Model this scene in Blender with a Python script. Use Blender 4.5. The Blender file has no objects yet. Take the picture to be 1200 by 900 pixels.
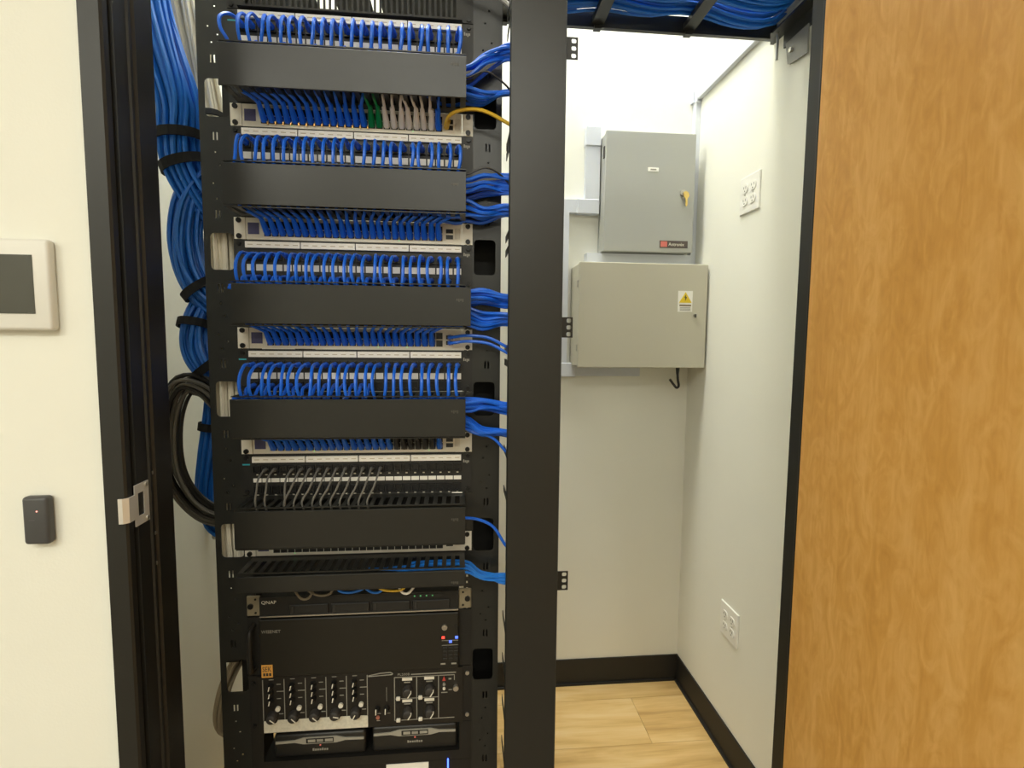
import bpy, bmesh, math, random
from mathutils import Vector, Matrix
random.seed(7)
S = bpy.context.scene
COL = S.collection
U = 0.04445

# ------------------------------------------------------------------ camera
F, YAW, PIT, ROL = 623.63, .096675, .084667, .009511
cam_d = bpy.data.cameras.new('camera')
cam = bpy.data.objects.new('camera', cam_d)
COL.objects.link(cam)
cam_d.sensor_width = 36.0
cam_d.lens = F / 1200 * 36.0
cam_d.clip_start = .02
cy, sy, cp, sp, cr, sr = math.cos(YAW), math.sin(YAW), math.cos(PIT), math.sin(PIT), math.cos(ROL), math.sin(ROL)
fw = Vector((sy * cp, cy * cp, -sp))
rt = Vector((cy, -sy, 0))
up = rt.cross(fw)
r2 = rt * cr + up * sr
u2 = up * cr - rt * sr
cm = Matrix((r2, u2, -fw)).transposed().to_4x4()
cm.translation = Vector((.21661, -1.15488, 1.42))
cam.matrix_world = cm
S.camera = cam

# ------------------------------------------------------------------ light
w = bpy.data.worlds.new('world')
S.world = w
w.use_nodes = True
w.node_tree.nodes['Background'].inputs[0].default_value = (.9, .95, 1, 1)
w.node_tree.nodes['Background'].inputs[1].default_value = .02
S.view_settings.view_transform = 'Standard'
S.view_settings.look = 'None'
S.view_settings.exposure = 0.0
S.view_settings.gamma = 1.0
S.view_settings.use_curve_mapping = False
CEIL, CLC = 3.2, 4.2        # room ceiling, and the closet's own ceiling
LAMPS = [  # x, y, size x, size y, power
    (-.20, -1.85, 1.2, .6, 9),
    (.20, -2.90, 1.8, .6, 42),  # added unseen lamp, widened for a sheen on the black covers
    (-1.9, -3.40, 1.2, .6, 82),  # added unseen lamp, lights the door and right wall from the left
    (.30, -5.60, 1.2, .6, 78),  # added unseen lamp far back, evens the light through the doorway
    (.25, .47, 1.3, .50, 84),
]
for lx, ly, sx_, sy_, pw in LAMPS:
    ld = bpy.data.lights.new('ceiling_panel_light', 'AREA')
    ld.shape = 'RECTANGLE'
    ld.size, ld.size_y = sx_, sy_
    ld.energy = pw
    ld.color = (1.0, .982, .862)
    lo = bpy.data.objects.new('ceiling_panel_light', ld)
    lo.location = (lx, ly, (CLC if ly > 0 else CEIL) - .022)
    COL.objects.link(lo)

# ------------------------------------------------------------------ materials
MATS = {}
def mat(name, col, rough=.5, metal=0.0, vary=.06, scale=40.0, bump=0.0, bscale=300.0, spec=.5, emit=None, estr=0.0, coat=0.0):
    if name in MATS:
        return MATS[name]
    m = bpy.data.materials.new(name)
    m.use_nodes = True
    nt = m.node_tree
    b = nt.nodes['Principled BSDF']
    b.inputs['Roughness'].default_value = rough
    b.inputs['Metallic'].default_value = metal
    b.inputs['Specular IOR Level'].default_value = spec
    b.inputs['Coat Weight'].default_value = coat
    tc = nt.nodes.new('ShaderNodeTexCoord')
    if vary:
        n = nt.nodes.new('ShaderNodeTexNoise')
        n.inputs['Scale'].default_value = scale
        n.inputs['Detail'].default_value = 3
        nt.links.new(tc.outputs['Object'], n.inputs['Vector'])
        mx = nt.nodes.new('ShaderNodeMix')
        mx.data_type = 'RGBA'
        mx.inputs[6].default_value = (*[c * (1 - vary) for c in col], 1)
        mx.inputs[7].default_value = (*[min(1, c * (1 + vary)) for c in col], 1)
        nt.links.new(n.outputs['Fac'], mx.inputs[0])
        nt.links.new(mx.outputs[2], b.inputs['Base Color'])
    else:
        b.inputs['Base Color'].default_value = (*col, 1)
    if bump:
        n2 = nt.nodes.new('ShaderNodeTexNoise')
        n2.inputs['Scale'].default_value = bscale
        n2.inputs['Detail'].default_value = 2
        nt.links.new(tc.outputs['Object'], n2.inputs['Vector'])
        bp = nt.nodes.new('ShaderNodeBump')
        bp.inputs['Strength'].default_value = bump
        bp.inputs['Distance'].default_value = .002
        nt.links.new(n2.outputs['Fac'], bp.inputs['Height'])
        nt.links.new(bp.outputs['Normal'], b.inputs['Normal'])
    if emit:
        b.inputs['Emission Color'].default_value = (*emit, 1)
        b.inputs['Emission Strength'].default_value = estr
    MATS[name] = m
    return m

def ramp(nt, stops):
    r = nt.nodes.new('ShaderNodeValToRGB')
    e = r.color_ramp.elements
    while len(e) < len(stops):
        e.new(.5)
    for k, (p, c) in enumerate(stops):
        e[k].position = p
        e[k].color = (*c, 1)
    return r

def door_wood():
    m = bpy.data.materials.new('birch_veneer')
    m.use_nodes = True
    nt = m.node_tree
    b = nt.nodes['Principled BSDF']
    b.inputs['Roughness'].default_value = .38
    tc = nt.nodes.new('ShaderNodeTexCoord')
    mp = nt.nodes.new('ShaderNodeMapping')
    mp.inputs['Scale'].default_value = (1, 2.4, .95)
    nt.links.new(tc.outputs['Object'], mp.inputs['Vector'])
    # broad cathedral figure
    n1 = nt.nodes.new('ShaderNodeTexNoise')
    n1.inputs['Scale'].default_value = 2.6
    n1.inputs['Detail'].default_value = 5
    n1.inputs['Distortion'].default_value = .9
    nt.links.new(mp.outputs[0], n1.inputs['Vector'])
    mul = nt.nodes.new('ShaderNodeMath'); mul.operation = 'MULTIPLY'; mul.inputs[1].default_value = 42
    nt.links.new(n1.outputs['Fac'], mul.inputs[0])
    sn = nt.nodes.new('ShaderNodeMath'); sn.operation = 'SINE'
    nt.links.new(mul.outputs[0], sn.inputs[0])
    # fine vertical pores
    mp2 = nt.nodes.new('ShaderNodeMapping')
    mp2.inputs['Scale'].default_value = (1, 95, 3.5)
    nt.links.new(tc.outputs['Object'], mp2.inputs['Vector'])
    n2 = nt.nodes.new('ShaderNodeTexNoise')
    n2.inputs['Scale'].default_value = 2.0
    n2.inputs['Detail'].default_value = 4
    nt.links.new(mp2.outputs[0], n2.inputs['Vector'])
    # broad vertical stripes of tone (veneer leaves)
    mp3 = nt.nodes.new('ShaderNodeMapping')
    mp3.inputs['Scale'].default_value = (1, 7, .35)
    nt.links.new(tc.outputs['Object'], mp3.inputs['Vector'])
    n3 = nt.nodes.new('ShaderNodeTexNoise')
    n3.inputs['Scale'].default_value = 1.2
    n3.inputs['Detail'].default_value = 2
    nt.links.new(mp3.outputs[0], n3.inputs['Vector'])
    # swirling grain figure
    n4 = nt.nodes.new('ShaderNodeTexNoise')
    n4.inputs['Scale'].default_value = 15
    n4.inputs['Detail'].default_value = 4
    n4.inputs['Distortion'].default_value = 2.2
    nt.links.new(mp.outputs[0], n4.inputs['Vector'])
    def add(a, bb, f):
        q = nt.nodes.new('ShaderNodeMath'); q.operation = 'MULTIPLY_ADD'
        nt.links.new(a, q.inputs[0]); q.inputs[1].default_value = f
        if bb is None: q.inputs[2].default_value = 0
        else: nt.links.new(bb, q.inputs[2])
        return q.outputs[0]
    v = add(n3.outputs['Fac'], None, .58)
    v = add(n2.outputs['Fac'], v, .16)
    v = add(sn.outputs[0], v, .030)
    v = add(n4.outputs['Fac'], v, .46)
    r = ramp(nt, [(.38, (.54, .262, .052)), (.56, (.64, .330, .078)), (.66, (.70, .38, .107)), (.86, (.79, .47, .16))])
    nt.links.new(v, r.inputs[0])
    nt.links.new(r.outputs[0], b.inputs['Base Color'])
    MATS['door'] = m
    return m

def floor_wood():
    m = bpy.data.materials.new('oak_plank')
    m.use_nodes = True
    nt = m.node_tree
    b = nt.nodes['Principled BSDF']
    b.inputs['Roughness'].default_value = .42
    tc = nt.nodes.new('ShaderNodeTexCoord')
    oi = nt.nodes.new('ShaderNodeObjectInfo')
    ad = nt.nodes.new('ShaderNodeVectorMath'); ad.operation = 'ADD'
    sc = nt.nodes.new('ShaderNodeMath'); sc.operation = 'MULTIPLY'; sc.inputs[1].default_value = 37
    nt.links.new(oi.outputs['Random'], sc.inputs[0])
    nt.links.new(tc.outputs['Object'], ad.inputs[0])
    nt.links.new(sc.outputs[0], ad.inputs[1])
    mp = nt.nodes.new('ShaderNodeMapping')
    mp.inputs['Scale'].default_value = (1.3, 9, 1)
    nt.links.new(ad.outputs[0], mp.inputs['Vector'])
    n1 = nt.nodes.new('ShaderNodeTexNoise')
    n1.inputs['Scale'].default_value = 2.2
    n1.inputs['Detail'].default_value = 7
    n1.inputs['Distortion'].default_value = .5
    nt.links.new(mp.outputs[0], n1.inputs['Vector'])
    mp2 = nt.nodes.new('ShaderNodeMapping')
    mp2.inputs['Scale'].default_value = (6, 160, 1)
    nt.links.new(ad.outputs[0], mp2.inputs['Vector'])
    n2 = nt.nodes.new('ShaderNodeTexNoise')
    n2.inputs['Scale'].default_value = 1
    n2.inputs['Detail'].default_value = 3
    nt.links.new(mp2.outputs[0], n2.inputs['Vector'])
    q = nt.nodes.new('ShaderNodeMath'); q.operation = 'MULTIPLY_ADD'; q.inputs[1].default_value = .22
    nt.links.new(n2.outputs['Fac'], q.inputs[0])
    nt.links.new(n1.outputs['Fac'], q.inputs[2])
    q2 = nt.nodes.new('ShaderNodeMath'); q2.operation = 'MULTIPLY_ADD'; q2.inputs[1].default_value = .13
    nt.links.new(oi.outputs['Random'], q2.inputs[0])
    nt.links.new(q.outputs[0], q2.inputs[2])
    r = ramp(nt, [(.38, (.42, .245, .085)), (.56, (.60, .385, .145)), (.70, (.70, .475, .20)), (.9, (.76, .56, .28))])
    nt.links.new(q2.outputs[0], r.inputs[0])
    nt.links.new(r.outputs[0], b.inputs['Base Color'])
    MATS['floor'] = m
    return m

M_WALL = mat('wall_paint', (.82, .815, .735), .6, vary=.02, scale=6, bump=.10, bscale=260)
M_CEIL = mat('ceiling_paint', (.82, .80, .74), .8, vary=.02, scale=5)
M_BLACK = mat('black_powder_coat', (.0165, .0168, .0148), .33, vary=.08, scale=60, bump=.04, bscale=900)
M_FRAME = mat('frame_black_paint', (.010, .0098, .0078), .45, vary=.08, scale=30)
M_BASE = mat('black_rubber_base', (.011, .010, .0085), .6, vary=.1, scale=30)
M_DARK = mat('matt_black_plastic', (.0065, .006, .005), .55, vary=.1)
M_PANEL = mat('patch_panel_black', (.013, .0125, .011), .5, vary=.08)
M_JACK = mat('jack_black', (.008, .008, .008), .4, vary=0)
M_BLUE = mat('blue_cord_jacket', (.014, .150, .82), .34, vary=.10, scale=25)
M_BLUE2 = mat('blue_bulk_cable', (.012, .165, .66), .42, vary=.12, scale=25)
M_WHITE = mat('white_cord', (.80, .76, .68), .45, vary=.05)
M_GREEN = mat('green_cord', (.0, .22, .055), .4, vary=.05)
M_YEL = mat('yellow_cord', (.78, .50, .035), .4, vary=.05)
M_GREYC = mat('grey_cord', (.16, .155, .14), .35, vary=.05)
M_BLKC = mat('black_cord', (.022, .020, .017), .4, vary=.08)
M_CREAM = mat('cream_bulk_cable', (.88, .82, .68), .5, vary=.08, scale=20)
M_STRAP = mat('black_hook_strap', (.008, .008, .009), .85, vary=.2, scale=200)
M_SW = mat('switch_light_grey', (.80, .77, .68), .42, vary=.03)
M_LABEL = mat('label_white', (.88, .86, .80), .5, vary=.04, scale=300)
M_SCREW = mat('screw_black', (.02, .02, .02), .35, metal=.6, vary=.05)
M_STEEL = mat('bare_steel', (.55, .53, .48), .32, metal=.9, vary=.06)
M_TRUNK = mat('white_pvc_trunking', (.64, .67, .73), .45, vary=.02)
M_CAB = mat('grey_cabinet_paint', (.40, .405, .375), .45, vary=.02, scale=8)
M_CAB2 = mat('beige_cabinet_paint', (.53, .505, .405), .45, vary=.02, scale=8)
M_OUT = mat('outlet_white', (.84, .83, .78), .4, vary=.02)
M_SLOT = mat('slot_dark', (.05, .045, .04), .6, vary=0)
M_TEXTW = mat('print_white', (.75, .72, .62), .5, vary=0)
M_TEXTG = mat('print_grey', (.30, .29, .25), .5, vary=0)
M_TEXTD = mat('print_dark', (.03, .028, .025), .5, vary=0)
M_GOLD = mat('gold_contact', (.85, .48, .14), .3, metal=.7, vary=0)
M_BRASS = mat('brass_key', (.75, .55, .18), .3, metal=.8, vary=.05)
door_wood(); floor_wood()

# ------------------------------------------------------------------ mesh helpers
def catmull(pts, n=5):
    P = [Vector(p) for p in pts]
    P = [P[0] * 2 - P[1]] + P + [P[-1] * 2 - P[-2]]
    out = []
    for i in range(1, len(P) - 2):
        a, b, c, d = P[i - 1], P[i], P[i + 1], P[i + 2]
        for k in range(n):
            t = k / n
            out.append(.5 * ((2 * b) + (c - a) * t + (2 * a - 5 * b + 4 * c - d) * t * t + (3 * b - a - 3 * c + d) * t ** 3))
    out.append(P[-2].copy())
    return out

def frames(pts):
    T = []
    for i in range(len(pts)):
        a = pts[max(0, i - 1)]; b = pts[min(len(pts) - 1, i + 1)]
        t = (b - a)
        T.append(t.normalized() if t.length > 1e-9 else Vector((0, 0, 1)))
    n = T[0].orthogonal().normalized()
    ref = Vector((0, 1, 0))
    if abs(T[0].dot(ref)) < .9:
        n = (ref - T[0] * T[0].dot(ref)).normalized()
    N = []
    for t in T:
        n = n - t * n.dot(t)
        n.normalize()
        N.append(n.copy())
    return T, N

class MB:
    def __init__(s):
        s.v = []; s.f = []
    def box(s, x0, x1, y0, y1, z0, z1):
        k = len(s.v)
        s.v += [(x, y, z) for z in (z0, z1) for y in (y0, y1) for x in (x0, x1)]
        s.f += [tuple(k + i for i in q) for q in ((0, 2, 3, 1), (4, 5, 7, 6), (0, 1, 5, 4), (2, 6, 7, 3), (0, 4, 6, 2), (1, 3, 7, 5))]
        return s
    def rbox(s, x0, x1, y0, y1, z0, z1, b=.004, seg=2):
        bm = bmesh.new()
        bmesh.ops.create_cube(bm, size=1)
        for v in bm.verts:
            v.co = Vector(((x0 + x1) / 2 + v.co.x * (x1 - x0), (y0 + y1) / 2 + v.co.y * (y1 - y0), (z0 + z1) / 2 + v.co.z * (z1 - z0)))
        bmesh.ops.bevel(bm, geom=bm.edges[:], offset=b, segments=seg, profile=.5, affect='EDGES')
        s.add_bm(bm)
        return s
    def add_bm(s, bm):
        k = len(s.v)
        bm.verts.index_update()
        s.v += [tuple(v.co) for v in bm.verts]
        s.f += [tuple(k + v.index for v in f.verts) for f in bm.faces]
        bm.free()
    def tube(s, pts, r, sides=6, flat=1.0, cap=True):
        pts = [Vector(p) for p in pts]
        T, N = frames(pts)
        k = len(s.v)
        for i, p in enumerate(pts):
            B = T[i].cross(N[i])
            rr = r[i] if isinstance(r, (list, tuple)) else r
            for j in range(sides):
                a = 2 * math.pi * (j + .5) / sides
                s.v.append(tuple(p + N[i] * (rr * math.cos(a)) + B * (rr * flat * math.sin(a))))
        for i in range(len(pts) - 1):
            for j in range(sides):
                a = k + i * sides + j; b = k + i * sides + (j + 1) % sides
                s.f.append((a, b, b + sides, a + sides))
        if cap:
            s.f.append(tuple(k + j for j in range(sides))[::-1])
            e = k + (len(pts) - 1) * sides
            s.f.append(tuple(e + j for j in range(sides)))
        return s
    def cyl(s, p, q, r, sides=12, r2=None):
        return s.tube([p, q], [r, r if r2 is None else r2], sides)
    def prism(s, poly, y0, y1, fn=None):
        # poly in (a, b) extruded between y0 and y1; fn maps (a, b, t) to xyz
        fn = fn or (lambda a, b, t: (a, t, b))
        k = len(s.v); n = len(poly)
        s.v += [fn(a, b, y0) for a, b in poly] + [fn(a, b, y1) for a, b in poly]
        s.f.append(tuple(range(k, k + n)))
        s.f.append(tuple(range(k + 2 * n - 1, k + n - 1, -1)))
        for j in range(n):
            j2 = (j + 1) % n
            s.f.append((k + j2, k + j, k + n + j, k + n + j2))
        return s
    def plate(s, a0, a1, b0, b1, t0, t1, holes, fn=None, rad=None):
        # plate in (a, b) with rectangular holes, thickness t0..t1
        fn = fn or (lambda a, b, t: (a, t, b))
        holes = [h for h in holes if h[0] < a1 and h[1] > a0 and h[2] < b1 and h[3] > b0]
        bs = sorted(set([b0, b1] + [min(max(h[j], b0), b1) for h in holes for j in (2, 3)]))
        def bx(p0, p1, q0, q1):
            k = len(s.v)
            s.v += [fn(a, b, t) for b in (q0, q1) for t in (t0, t1) for a in (p0, p1)]
            s.f += [tuple(k + i for i in q) for q in ((0, 2, 3, 1), (4, 5, 7, 6), (0, 1, 5, 4), (2, 6, 7, 3), (0, 4, 6, 2), (1, 3, 7, 5))]
        for i in range(len(bs) - 1):
            q0, q1 = bs[i], bs[i + 1]
            if q1 - q0 < 1e-6: continue
            m = (q0 + q1) / 2
            cut = sorted([(max(h[0], a0), min(h[1], a1)) for h in holes if h[2] < m < h[3]])
            p = a0
            for c0, c1 in cut:
                if c0 > p + 1e-6: bx(p, c0, q0, q1)
                p = max(p, c1)
            if p < a1 - 1e-6: bx(p, a1, q0, q1)
        for h in holes:
            r = h[4] if len(h) > 4 else 0
            if r:
                for ca, sa in ((h[0], 1), (h[1], -1)):
                    for cb, sb in ((h[2], 1), (h[3], -1)):
                        pts = [(ca, cb)] + [(ca + sa * r * (1 - math.cos(t)), cb + sb * r * (1 - math.sin(t))) for t in (0, .52, 1.05, 1.5708)]
                        if sa * sb < 0: pts = pts[::-1]
                        s.prism(pts, t0, t1, fn)
        return s
    def build(s, name, m, parent=None, smooth=False, org=None):
        me = bpy.data.meshes.new(name)
        o = Vector(org) if org else (Vector(parent['_o']) if parent is not None and '_o' in parent else Vector((0, 0, 0)))
        me.from_pydata([(x - o.x, y - o.y, z - o.z) for x, y, z in s.v], [], s.f)
        bm = bmesh.new(); bm.from_mesh(me)
        bmesh.ops.recalc_face_normals(bm, faces=bm.faces[:])
        bm.to_mesh(me); bm.free()
        if smooth:
            for p in me.polygons: p.use_smooth = True
            try: me.set_sharp_from_angle(angle=math.radians(50))
            except Exception: pass
        me.materials.append(m)
        ob = bpy.data.objects.new(name, me)
        COL.objects.link(ob)
        if parent is not None:
            ob.parent = parent
            ob['_o'] = tuple(o)
            if org is not None and '_o' in parent:
                ob.location = o - Vector(parent['_o'])
        elif org:
            ob.location = o
        return ob

def tag(o, label, cat, group=None):
    o['label'] = label; o['category'] = cat
    if group: o['group'] = group
    return o
def thing(name, label, cat, loc, group=None):
    o = bpy.data.objects.new(name, None)
    o.empty_display_size = .05
    COL.objects.link(o)
    o.location = loc
    o['_o'] = tuple(loc)
    return tag(o, label, cat, group)
def struct(o):
    o['kind'] = 'structure'
    return o
def dup(root, loc, label, group=None):
    r = root.copy(); COL.objects.link(r)
    r.location = loc; r['_o'] = tuple(loc); r['label'] = label
    if group: r['group'] = group
    for ch in list(root.children):
        c = ch.copy(); COL.objects.link(c); c.parent = r
        for g in list(ch.children):
            d = g.copy(); COL.objects.link(d); d.parent = c
    return r
def inst(src, name, parent, loc):
    # another piece that shares src's mesh; loc is a world position for the mesh origin
    o = bpy.data.objects.new(name, src.data)
    COL.objects.link(o)
    o.parent = parent
    o.location = Vector(loc) - Vector(parent['_o'])
    o['_o'] = tuple(loc)
    return o
def text(txt, x, z, h, y, m, parent, name='lettering', width=None, fn=None):
    cu = bpy.data.curves.new(name, 'FONT')
    cu.body = txt; cu.size = 1; cu.extrude = .01; cu.resolution_u = 2
    tmp = bpy.data.objects.new('tmp_text', cu)
    COL.objects.link(tmp)
    bpy.context.view_layer.update()
    me = bpy.data.meshes.new_from_object(tmp)
    bpy.data.objects.remove(tmp)
    xs = [v.co.x for v in me.vertices]; ys = [v.co.y for v in me.vertices]
    x0, x1, y0, y1 = min(xs), max(xs), min(ys), max(ys)
    kz = h / (y1 - y0); kx = (width / (x1 - x0)) if width else kz
    o = Vector(parent['_o'])
    for v in me.vertices:
        a, b, c = (v.co.x - x0) * kx, (v.co.y - y0) * kz, v.co.z * .02
        v.co = Vector((x + a, y - .0004 - c, z + b)) - o
    me.materials.append(m)
    ob = bpy.data.objects.new(name, me); COL.objects.link(ob)
    ob.parent = parent; ob['_o'] = tuple(o)
    return ob
ORD = 'first second third fourth fifth sixth seventh eighth ninth tenth eleventh twelfth thirteenth fourteenth fifteenth sixteenth seventeenth eighteenth nineteenth twentieth twenty-first twenty-second twenty-third twenty-fourth'.split()

# ------------------------------------------------------------------ the room
XW, YW, XL = 1.1234, .8986, -.56       # closet right wall, back wall, left wall
YF, YFB = -.318, -.215                  # outer wall: room face and closet face
fl = MB().box(XL - .12, XW + .12, -.33, 1.05, -.06, -.004).build('floor', MATS['floor']); struct(fl)
struct(MB().box(-2.6, 2.6, -8.0, -.33, -.06, -.001).build('floor_outer', mat('toned_wood_floor', (.24, .185, .12), .7, vary=.25, scale=400)))  # unseen floor, tone darkened to dim reflections in the rack's black fronts
fl['_o'] = (0, 0, 0)
ys = [YW, .795, .555, .315, .075, -.165, -.33]
butts = {0: [.30], 1: [-.25, .893], 2: [.35], 3: [-.05], 4: [.62], 5: [.10]}
for r in range(6):
    xs = [XL] + butts[r] + [XW]
    for i in range(len(xs) - 1):
        cx_, cy_ = (xs[i] + xs[i + 1]) / 2, (ys[r] + ys[r + 1]) / 2
        MB().box(xs[i] + .0006, xs[i + 1] - .0006, ys[r + 1] + .0006, ys[r] - .0006, -.004, 0).build('plank', MATS['floor'], fl, org=(cx_, cy_, 0))
struct(MB().box(-2.6, 2.6, -8.0, YF, CEIL, CEIL + .1).build('ceiling', M_CEIL))
struct(MB().box(XL - .12, XW + .12, YF, 1.05, CLC, CLC + .1).build('ceiling_inner', M_CEIL))
struct(MB().box(XL - .1, XW + .1, YW, YW + .12, 0, CLC).build('wall_back', M_WALL))
struct(MB().box(XW, XW + .12, YFB, YW, 0, CLC).build('wall_right', M_WALL))
struct(MB().box(XL - .12, XL, YFB, YW, 0, CLC).build('wall_left', M_WALL))
FL, FR = -.3085, .862                   # frame outer edges
HD = 2.46
wf = MB().box(-2.6, FL + .012, YF, YFB, 0, CLC)
wf.box(FR - .012, 2.6, YF, YFB, 0, CLC).box(FL + .012, FR - .012, YF, YFB, HD - .012, CLC)
struct(wf.build('wall_front', M_WALL))
struct(MB().box(-2.72, -2.6, -8.0, YF, 0, CEIL).build('wall_outer_left', M_WALL))
struct(MB().box(2.6, 2.72, -8.0, YF, 0, CEIL).build('wall_outer_right', M_WALL))
struct(MB().box(-2.6, 2.6, -8.12, -8.0, 0, CEIL).build('wall_outer_back', M_WALL))
bb = MB().box(XL, XW, YW - .006, YW, .004, .109).box(XL, XW, YW - .014, YW, 0, .008)
struct(bb.build('baseboard_back', M_BASE))
bb = MB().box(XW - .006, XW, YFB, YW - .006, .004, .109).box(XW - .014, XW, YFB, YW - .006, 0, .008)
struct(bb.build('baseboard_right', M_BASE))

# door frame: faces, rabbet, stops and seal ridges on each jamb
tr = thing('trim_1', 'black painted metal door frame around the closet opening', 'door frame', (FL, -.33, 0)); struct(tr)
JL, JR = -.2777, .824
m = MB().prism([(FL, YF), (FL, -.330), (JL - .003, -.330), (JL, -.327), (JL, -.316), (JL - .006, -.312), (JL - .006, -.305), (JL, -.3035), (JL, -.274), (JL + .003, -.272),
               (JL + .003, -.268), (JL + .0005, -.266), (JL + .0005, -.261), (JL + .004, -.258), (JL + .004, -.254), (JL + .001, -.250), (JL + .001, -.205), (FL, -.205), (FL, YFB), (FL + .010, YFB), (FL + .010, YF)], 0, HD,
              lambda a, b, t: (a, b, t))
m.build('jamb', M_FRAME, tr)
m = MB().prism([(FR, YF), (FR, -.330), (JR + .003, -.330), (JR, -.327), (JR, -.268), (JR - .0005, -.266), (JR, -.262), (JR, -.2335), (JR + .004, -.2335), (FR, -.2335), (FR, YFB), (FR - .010, YFB), (FR - .010, YF)][::-1], 0, HD, lambda a, b, t: (a, b, t))
m.build('jamb', M_FRAME, tr)
MB().box(JL, JR, -.330, -.205, HD - .05, HD).build('header', M_FRAME, tr)
# strike plate on the left jamb
sp_ = MB().plate(-.312, -.276, 1.128, 1.192, 0, .0016, [(-.304, -.288, 1.142, 1.178)], lambda a, b, t: (JL + t, a, b)).build('strike_plate', mat('satin_chrome', (.75, .74, .70), .3, metal=.45, vary=.05), tr)
MB().prism([(JL + .0005, -.311), (JL + .002, -.311), (JL + .002, -.3275), (JL - .004, -.3335), (JL - .010, -.334), (JL - .010, -.3325), (JL - .004, -.332), (JL + .0005, -.327)], 1.140, 1.178, lambda a, b, t: (a, b, t)).build('strike_lip', MATS['satin_chrome'], sp_)
for z in (1.133, 1.187):
    MB().cyl((JL + .001, -.282, z), (JL + .003, -.282, z), .0035).build('screw', M_STEEL, sp_)
for z in (1.20, 1.10, 1.05):
    MB().cyl((JL, -.262, z), (JL + .0015, -.262, z), .003).build('rivet', M_STEEL, tr)

# the open wooden door
dr = thing('door_1', 'birch veneer door standing open at the right', 'door', (.779, -.334, 0)); struct(dr)
a = math.radians(1.0)
MB().box(0, .044, -1.05, 0, .008, 2.405).build('leaf', MATS['door'], dr, org=(0, 0, 0)).location = (0, 0, 0)
dr.rotation_euler = (0, 0, a)
for z in (.25, 1.06, 2.2):
    o = MB().cyl((.050, .000, z - .05), (.050, .000, z + .05), .007).build('hinge', M_STEEL, dr, True, org=(0, 0, 0)); o.location = (0, 0, 0)

for i, (lx, ly, sx_, sy_, pw) in enumerate(LAMPS):
    nm = ['above the doorway', 'added as fill farther back in line with the doorway', 'at the room\'s far left', 'at the room\'s far end', 'inside the closet'][i]
    CZ = CLC if ly > 0 else CEIL
    lf = thing('ceiling_light', 'flat white ceiling light panel ' + nm, 'ceiling light', (lx, ly, CZ - .02), 'ceiling light panels')
    x0, x1, y0, y1 = lx - sx_ / 2, lx + sx_ / 2, ly - sy_ / 2, ly + sy_ / 2
    MB().plate(x0 - .03, x1 + .03, y0 - .03, y1 + .03, CZ - .03, CZ, [(x0, x1, y0, y1)], lambda a, b, t: (a, b, t)).build('light_frame', M_TRUNK, lf)
    MB().box(x0, x1, y0, y1, CZ - .016, CZ).build('diffuser', M_TRUNK, lf)

# ------------------------------------------------------------------ rack frame
ZS = [1.839 - 5 * U * k for k in range(5)]      # bottom of each switch
rk = thing('equipment_rack', 'tall black open-frame equipment rack full of network gear', 'rack', (0, .3, 0))
HC = [2.196, 1.893, 1.592, 1.289, .985, .681, .378]
for sgn in (-1, 1):
    holes = []
    for c in HC:
        e = sorted((sgn * .2445, sgn * .2905))
        holes.append((e[0], e[1], c - .037, c + .037, .008))
        for d in (-.074, .074):
            for q in (.2695, .2765):
                e = sorted((sgn * (q - .0018), sgn * (q + .0018)))
                holes.append((e[0], e[1], c + d - .008, c + d + .008))
        for d, q in ((.105, .274), (.135, .280), (-.105, .274), (.12, .262), (-.13, .266)):
            holes.append((sgn * q - .0018, sgn * q + .0018, c + d - .0018, c + d + .0018))
    z = .12
    while z < 2.14:
        holes.append((sgn * .2325 - .003, sgn * .2325 + .003, z - .003, z + .003))
        z += U / 3
    e = sorted((sgn * .224, sgn * .302))
    MB().plate(e[0], e[1], .05, 2.15, 0, .0025, holes).build('mounting_rail', M_BLACK, rk)
    e = sorted((sgn * .2995, sgn * .302))
    if sgn > 0: MB().box(e[0], e[1], .0025, .11, .05, 2.15).build('rail_web', M_BLACK, rk)
    e = sorted((sgn * .235, sgn * .302))
    MB().box(e[0], e[1], .11, .1125, .05, 2.15).build('rail_back_flange', M_DARK, rk)
    e = sorted((sgn * .25, sgn * .302))
    MB().box(e[0], e[1], .58, .62, 0, 2.15).build('rear_post', M_BLACK, rk)
    e = sorted((sgn * .262, sgn * .302))
    MB().box(e[0], e[1], 0.0025, .62, 0, .05).build('base_rail', M_BLACK, rk)
    MB().box(e[0], e[1], .0025, .62, 2.15, 2.17).build('top_rail', M_BLACK, rk)
MB().plate(-.302, .302, 0, .62, 2.1505, 2.1545, [(-.0985, -.0570, .085, .30), (.0200, .0410, .085, .30)], lambda a, b, t: (a, b, t)).build('top_blocker', M_DARK, rk)  # top panel added as a blocker, cut-outs let light reach some vent slots
MB().box(-.262, .262, 0.0025, .04, 0, .05).build('base_bar', M_BLACK, rk)
MB().box(-.345, -.302, .10, .14, .652, .80).build('blackout_box', M_DARK, rk)  # added dark box, blacks out the bright wall behind the lower cut-out

# vented blanking panel at the very top
vp = thing('vent_grille', 'black slotted blanking panel above the topmost patch panel', 'vent panel', (0, -.003, 2.0615))
hl = []
for j in range(38):
    x = -.2035 + j * .011
    hl.append((x - .0033, x + .0033, 2.072, 2.138))
MB().plate(-.2413, .2413, 2.0625, 2.1495, -.003, 0, hl).build('panel', M_DARK, vp)
MB().box(-.219, .219, -.014, -.003, 2.0625, 2.066).build('bottom_lip', M_DARK, vp)
for x in (-.2325, .2325):
    for z in (2.069, 2.143):
        MB().cyl((x, -.003, z), (x, -.006, z), .0045, 10).build('screw', M_SCREW, vp)

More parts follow.
